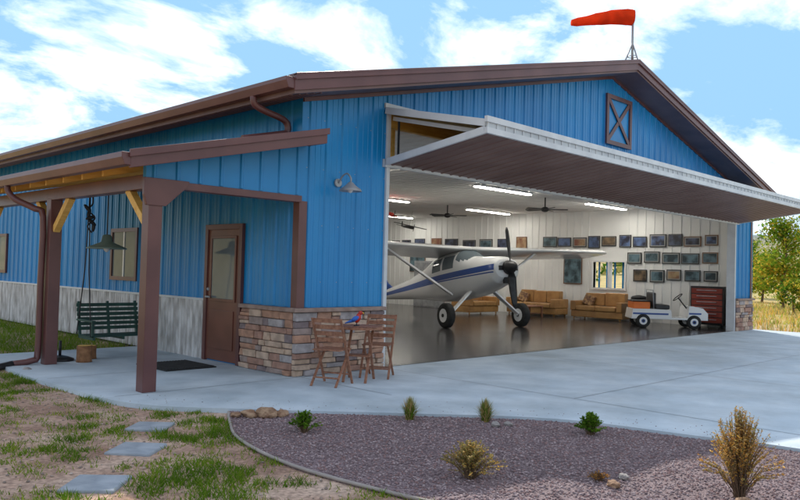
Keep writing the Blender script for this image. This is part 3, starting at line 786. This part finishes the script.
def tuft(x,y,n,h,sp,dry=0):
    for _ in range(n):
        px=x+random.gauss(0,sp);py=y+random.gauss(0,sp)
        if not gok(px,py):continue
        a=U(0,6.28);hh=h*U(.4,1.3);w=U(.003,.006);le=hh*U(.3,1.1);b_=U(0,6.28)
        q.add([(px-w*math.cos(a),py-w*math.sin(a),-.05),(px+w*math.cos(a),py+w*math.sin(a),-.05),(px+le*math.cos(b_),py+le*math.sin(b_),-.05+hh)],[(0,1,2)],min(3,int(abs(random.gauss(0,1.3)))+dry))
for i in range(26000):
    x=U(-7.5,-1.9);y=U(-6.5,4)
    if math.hypot(x+6.33,y+8.24)<2:continue
    v=noise.noise(Vector((x*1.3,y*1.3,0)))+.8*noise.noise(Vector((x*4.5,y*4.5,5)))
    if v>.13+U(-.15,.15) or R()<.05: tuft(x,y,8,.035 if v<.3 else .055,.04,1 if v<.15 else 0)
for i in range(6000):
    x=U(-7,-.05);y=U(3.6,14)
    if gok(x,y):tuft(x,y,7,.13,.06)
GR=[leafmat('grass_%d'%i,c_,.4) for i,c_ in enumerate([(.12,.24,.02),(.19,.30,.03),(.28,.33,.06),(.45,.36,.17)])]
q.build('grass',GR,None,fix=False)
q=MB()
for i in range(2600):
    x=U(-6.5,-2);y=U(-6,3)
    if not gok(x,y):continue
    pebble(x,y,-.05,U(.004,.017),random.randrange(3))
q.build('loose_stones',[mat('stone_a',(.34,.25,.2)),mat('stone_b',(.22,.17,.14)),mat('stone_c',(.46,.37,.31))],None,fix=False)

# ------------------------------------------------------------ shrubs
def shrub(name,loc,h,wd,n,mats,leaf=.02,leaves=14,blade=False,stem=.003):
    q=MB()
    for i in range(n):
        a=U(0,6.28);sp=abs(random.gauss(0,.55));sp=min(sp,1.1)
        tip=Vector((math.cos(a)*wd/2*sp,math.sin(a)*wd/2*sp,h*(1-.45*sp*sp)*U(.7,1.1)))
        b0=Vector((U(-.03,.03),U(-.03,.03),0));mid=(b0+tip)/2+Vector((0,0,h*.12))
        if blade:
            w=.004;e=Vector((math.cos(a+1.57),math.sin(a+1.57),0))*w;k=random.randrange(1,len(mats))
            q.add([b0-e,b0+e,mid+e*.8,mid-e*.8,tip],[(0,1,2,3),(3,2,4)],k);continue
        q.tube([b0,mid,tip],[stem,stem*.7,stem*.3],3,0,False,False)
        for k in range(leaves):
            t=U(.3,1.02)
            p=b0.lerp(mid,t*2) if t<.5 else mid.lerp(tip,t*2-1)
            d=Vector((U(-1,1),U(-1,1),U(-.3,1))).normalized();e=d.cross(Vector((U(-1,1),U(-1,1),U(-1,1)))).normalized()
            s=leaf*U(.6,1.3);p=p+d*s*.5
            q.add([p-d*s,p+e*s*.35,p+d*s,p-e*s*.35],[(0,1,2,3)],random.randrange(1,len(mats)))
    return q.build(name,mats,None,fix=False,loc=loc)
TW=mat('twig',(.16,.10,.06),rough=.9)
G1=leafmat('leaf_green',(.08,.19,.02));G2=leafmat('leaf_green_light',(.16,.3,.03));G3=leafmat('leaf_dark',(.04,.10,.015))
T1=leafmat('dry_gold',(.68,.42,.11));T2=leafmat('dry_tan',(.68,.50,.23));T3=leafmat('dry_orange',(.55,.27,.07))
T4=leafmat('dry_olive',(.30,.28,.10))
zg=-.03
shrub('green_shrub',(-1.98,-2.75,zg),.19,.30,80,[TW,G1,G2,G2],.016,22)
shrub('green_shrub',(.08,-4.53,zg),.2,.28,110,[TW,G1,G2,G2],.016,26)
shrub('grass_clump_plant',(-.78,-2.95,zg),.24,.30,420,[T4,T2,T4,G2],blade=True)
shrub('grass_clump_plant',(-.23,-3.5,zg),.24,.30,420,[T4,T2,T4,G2],blade=True)
shrub('sage_shrub',(-1.985,-4.73,zg),.26,.5,230,[TW,T4,T1,T4,T2],.011,24)
shrub('rabbitbrush_shrub',(-.905,-6.27,zg),.58,.5,300,[TW,T1,T2,T1,T3,T4],.011,34)
shrub('dead_shrub',(-1.275,-5.39,zg),.06,.2,50,[TW,T3,TW],.012,10)
def rock(name,loc,s,m):
    bm=bmesh.new();bmesh.ops.create_icosphere(bm,subdivisions=3,radius=1)
    sd=U(0,50)
    for v in bm.verts:
        k=1+.35*noise.noise(v.co*1.3+Vector((sd,0,0)))+.12*noise.noise(v.co*4+Vector((sd,3,0)))
        v.co=Vector((v.co.x*s[0],v.co.y*s[1],v.co.z*s[2]))*k
    me=bpy.data.meshes.new(name);bm.to_mesh(me);bm.free();me.materials.append(m)
    o=bpy.data.objects.new(name,me);S.collection.objects.link(o);o.location=loc;o.rotation_euler=(0,0,U(0,3));return o
RK=mat('rock_tan',(.22,.12,.07),(.42,.28,.18),rough=.9,scale=12,bump=.5)
RK2=mat('rock_grey',(.25,.23,.22),(.42,.39,.37),rough=.9,scale=12,bump=.5)
for x,y,s,m in((-1.98,-1.85,.07,RK),(-1.84,-1.95,.09,RK),(-1.7,-2.02,.06,RK),(-1.75,-1.8,.05,RK2),(-2.1,-1.78,.045,RK),(-.35,-3.72,.04,RK2),(-.22,-3.78,.035,RK2),(-1.1,-5.5,.035,RK2),(-1.35,-5.55,.04,RK),(-1.15,-6.4,.07,RK),(-2.6,2.6,.05,RK2)):
    rock('rock',(x,y,-.02+s*.3),(s*1.3,s,s*.7),m)

# ------------------------------------------------------------ trees
def tree(loc,h,wd,mats,nb=26,lv=70,leaf=.11,trunk=.09):
    q=MB();tp=[(0,0,0),(.03*h,.0,h*.3),(0.0,.03*h,h*.6),(.01,0,h*.92)]
    q.tube(smooth_curve(tp,3),[trunk*(1-.085*i) for i in range(10)],7,0)
    for i in range(nb):
        z=h*U(.18,.95);a=i*2.4+U(-.4,.4);rr=wd/2*(1-((z/h-.45)/.6)**2)*U(.55,1.1)
        b0=Vector((.01,0,z*.85));tip=Vector((math.cos(a)*rr,math.sin(a)*rr,z+h*.06))
        q.tube([b0,b0.lerp(tip,.5)+Vector((0,0,.03*h)),tip],[trunk*.35,trunk*.2,trunk*.06],4,0)
        for c_ in range(3):
            cc=b0.lerp(tip,.5+.25*c_);cr=h*U(.045,.09)
            mi=random.randrange(1,len(mats))
            for k in range(lv//3):
                p=cc+Vector((random.gauss(0,cr),random.gauss(0,cr),random.gauss(0,cr*.8)))
                d=Vector((U(-1,1),U(-1,1),U(-1,1))).normalized();e=d.cross(Vector((0,.3,1))).normalized();s=leaf*U(.6,1.3)
                q.add([p-d*s,p+e*s*.6,p+d*s,p-e*s*.6],[(0,1,2,3)],mi if R()<.7 else random.randrange(1,len(mats)))
    return q.build('deciduous_tree',mats,None,fix=False,loc=loc,rot=(0,0,U(0,6)))
Y1=leafmat('leaf_yellow_green',(.36,.42,.05),.5);Y2=leafmat('leaf_gold',(.6,.45,.06),.5)
tree((38.5,5.8,-.1),5.1,3.4,[TW,G2,Y1,Y1,Y2],36,140)
tree((36,2.0,-.1),2.6,2.6,[TW,Y1,Y2,G2],22,90)
tree((46,9.5,-.1),3.4,3.0,[TW,Y2,Y1,G2],24,90)
tree((45,2.5,-.1),3.2,2.8,[TW,Y1,G2,G1],24,90)
tree((31,3.0,-.1),1.6,1.8,[TW,Y1,Y2,G1],18,80,.07,.05)
tree((55,14,-.0),5,4,[TW,G1,G2,Y1],26,90,.14)
q=MB()
for i in range(9000):
    x=U(17.6,44);y=U(-14,16)
    for _ in range(4):
        px=x+random.gauss(0,.12);py=y+random.gauss(0,.12);h=U(.08,.28);w=U(.012,.025);a=U(0,6.28);le=h*.4
        q.add([(px-w*math.cos(a),py-w*math.sin(a),-.06),(px+w*math.cos(a),py+w*math.sin(a),-.06),(px+le*U(-1,1),py+le*U(-1,1),-.05+h)],[(0,1,2)],random.randrange(4))
q.build('dry_grass',[T1,T2,T4,Y1],None,fix=False)
q=MB()
for i in range(320):
    a=math.radians(U(-25,60));d=U(90,360);x=-6+d*math.cos(a);y=-8+d*math.sin(a)
    z=hz(x,y);s=U(1.2,3)
    for k in range(60):
        p=Vector((x+random.gauss(0,s*.5),y+random.gauss(0,s*.5),z+abs(random.gauss(0,s*.5))))
        e=Vector((U(-1,1),U(-1,1),U(-1,1)));f_=Vector((U(-1,1),U(-1,1),U(-1,1)))
        q.add([p-e*s*.18,p+f_*s*.18,p+e*s*.18,p-f_*s*.18],[(0,1,2,3)],random.randrange(3))
q.build('distant_trees',[G3,G1,T4],None,fix=False)

# ------------------------------------------------------------ light
az=math.radians(41);el=math.radians(38.5)
sd=Vector((math.sin(az)*math.cos(el),math.cos(az)*math.cos(el),math.sin(el)))
ld=bpy.data.lights.new('sun','SUN');ld.energy=4.8;ld.angle=math.radians(.5);ld.color=(1,.93,.82)
lo=bpy.data.objects.new('sun',ld);lo.rotation_euler=sd.to_track_quat('Z','Y').to_euler();S.collection.objects.link(lo)
Wd=bpy.data.worlds.new('World');S.world=Wd;Wd.use_nodes=True
nt=Wd.node_tree;N=nt.nodes;Lk=nt.links;bg=N['Background'];bg.inputs['Strength'].default_value=.15
sk=N.new('ShaderNodeTexSky');sk.sky_type='NISHITA';sk.sun_disc=False;sk.sun_elevation=el;sk.sun_rotation=az;sk.air_density=1.0;sk.dust_density=.6;sk.ozone_density=1.5
mn=N.new('ShaderNodeVectorMath');mn.operation='MINIMUM';mn.inputs[1].default_value=(2.1,4.3,6.5);Lk.new(sk.outputs[0],mn.inputs[0])
tc=N.new('ShaderNodeTexCoord');sx=N.new('ShaderNodeSeparateXYZ');Lk.new(tc.outputs['Generated'],sx.inputs[0])
ad=N.new('ShaderNodeMath');ad.operation='ADD';ad.inputs[1].default_value=.28;Lk.new(sx.outputs['Z'],ad.inputs[0])
dx=N.new('ShaderNodeMath');dx.operation='DIVIDE';Lk.new(sx.outputs['X'],dx.inputs[0]);Lk.new(ad.outputs[0],dx.inputs[1])
dy=N.new('ShaderNodeMath');dy.operation='DIVIDE';Lk.new(sx.outputs['Y'],dy.inputs[0]);Lk.new(ad.outputs[0],dy.inputs[1])
cb=N.new('ShaderNodeCombineXYZ');Lk.new(dx.outputs[0],cb.inputs[0]);Lk.new(dy.outputs[0],cb.inputs[1])
mp=N.new('ShaderNodeMapping');mp.inputs['Rotation'].default_value=(0,0,.5);mp.inputs['Scale'].default_value=(1.1,1.6,1);Lk.new(cb.outputs[0],mp.inputs[0])
nn=N.new('ShaderNodeTexNoise');nn.inputs['Scale'].default_value=2.0;nn.inputs['Detail'].default_value=9;nn.inputs['Roughness'].default_value=.6;nn.inputs['Distortion'].default_value=.35;Lk.new(mp.outputs[0],nn.inputs['Vector'])
rp=N.new('ShaderNodeValToRGB');rp.color_ramp.elements[0].position=.45;rp.color_ramp.elements[0].color=(.05,.05,.05,1);rp.color_ramp.elements[1].position=.62;rp.color_ramp.elements[1].color=(1,1,1,1)
Lk.new(nn.outputs['Fac'],rp.inputs[0])
mix=N.new('ShaderNodeMixRGB');Lk.new(rp.outputs[0],mix.inputs[0]);Lk.new(mn.outputs[0],mix.inputs[1]);mix.inputs[2].default_value=(11.0,11.4,11.9,1)
Lk.new(mix.outputs[0],bg.inputs['Color'])

# ------------------------------------------------------------ camera
cd=bpy.data.cameras.new('camera');cd.sensor_width=36;cd.lens=33.48;cd.clip_end=5000
co=bpy.data.objects.new('camera',cd);S.collection.objects.link(co);S.camera=co
ps=math.radians(45.3);pt=math.radians(1.55);rl=math.radians(1.54)
fw=Vector((math.sin(ps)*math.cos(pt),math.cos(ps)*math.cos(pt),math.sin(pt)));rt0=Vector((math.cos(ps),-math.sin(ps),0));up0=rt0.cross(fw)
up=up0*math.cos(rl)-rt0*math.sin(rl);rt=rt0*math.cos(rl)+up0*math.sin(rl)
M=Matrix((rt,up,-fw)).transposed().to_4x4();M.translation=Vector((-6.33,-8.24,1.5));co.matrix_world=M
S.view_settings.view_transform='Standard';S.view_settings.look='None';S.view_settings.exposure=0
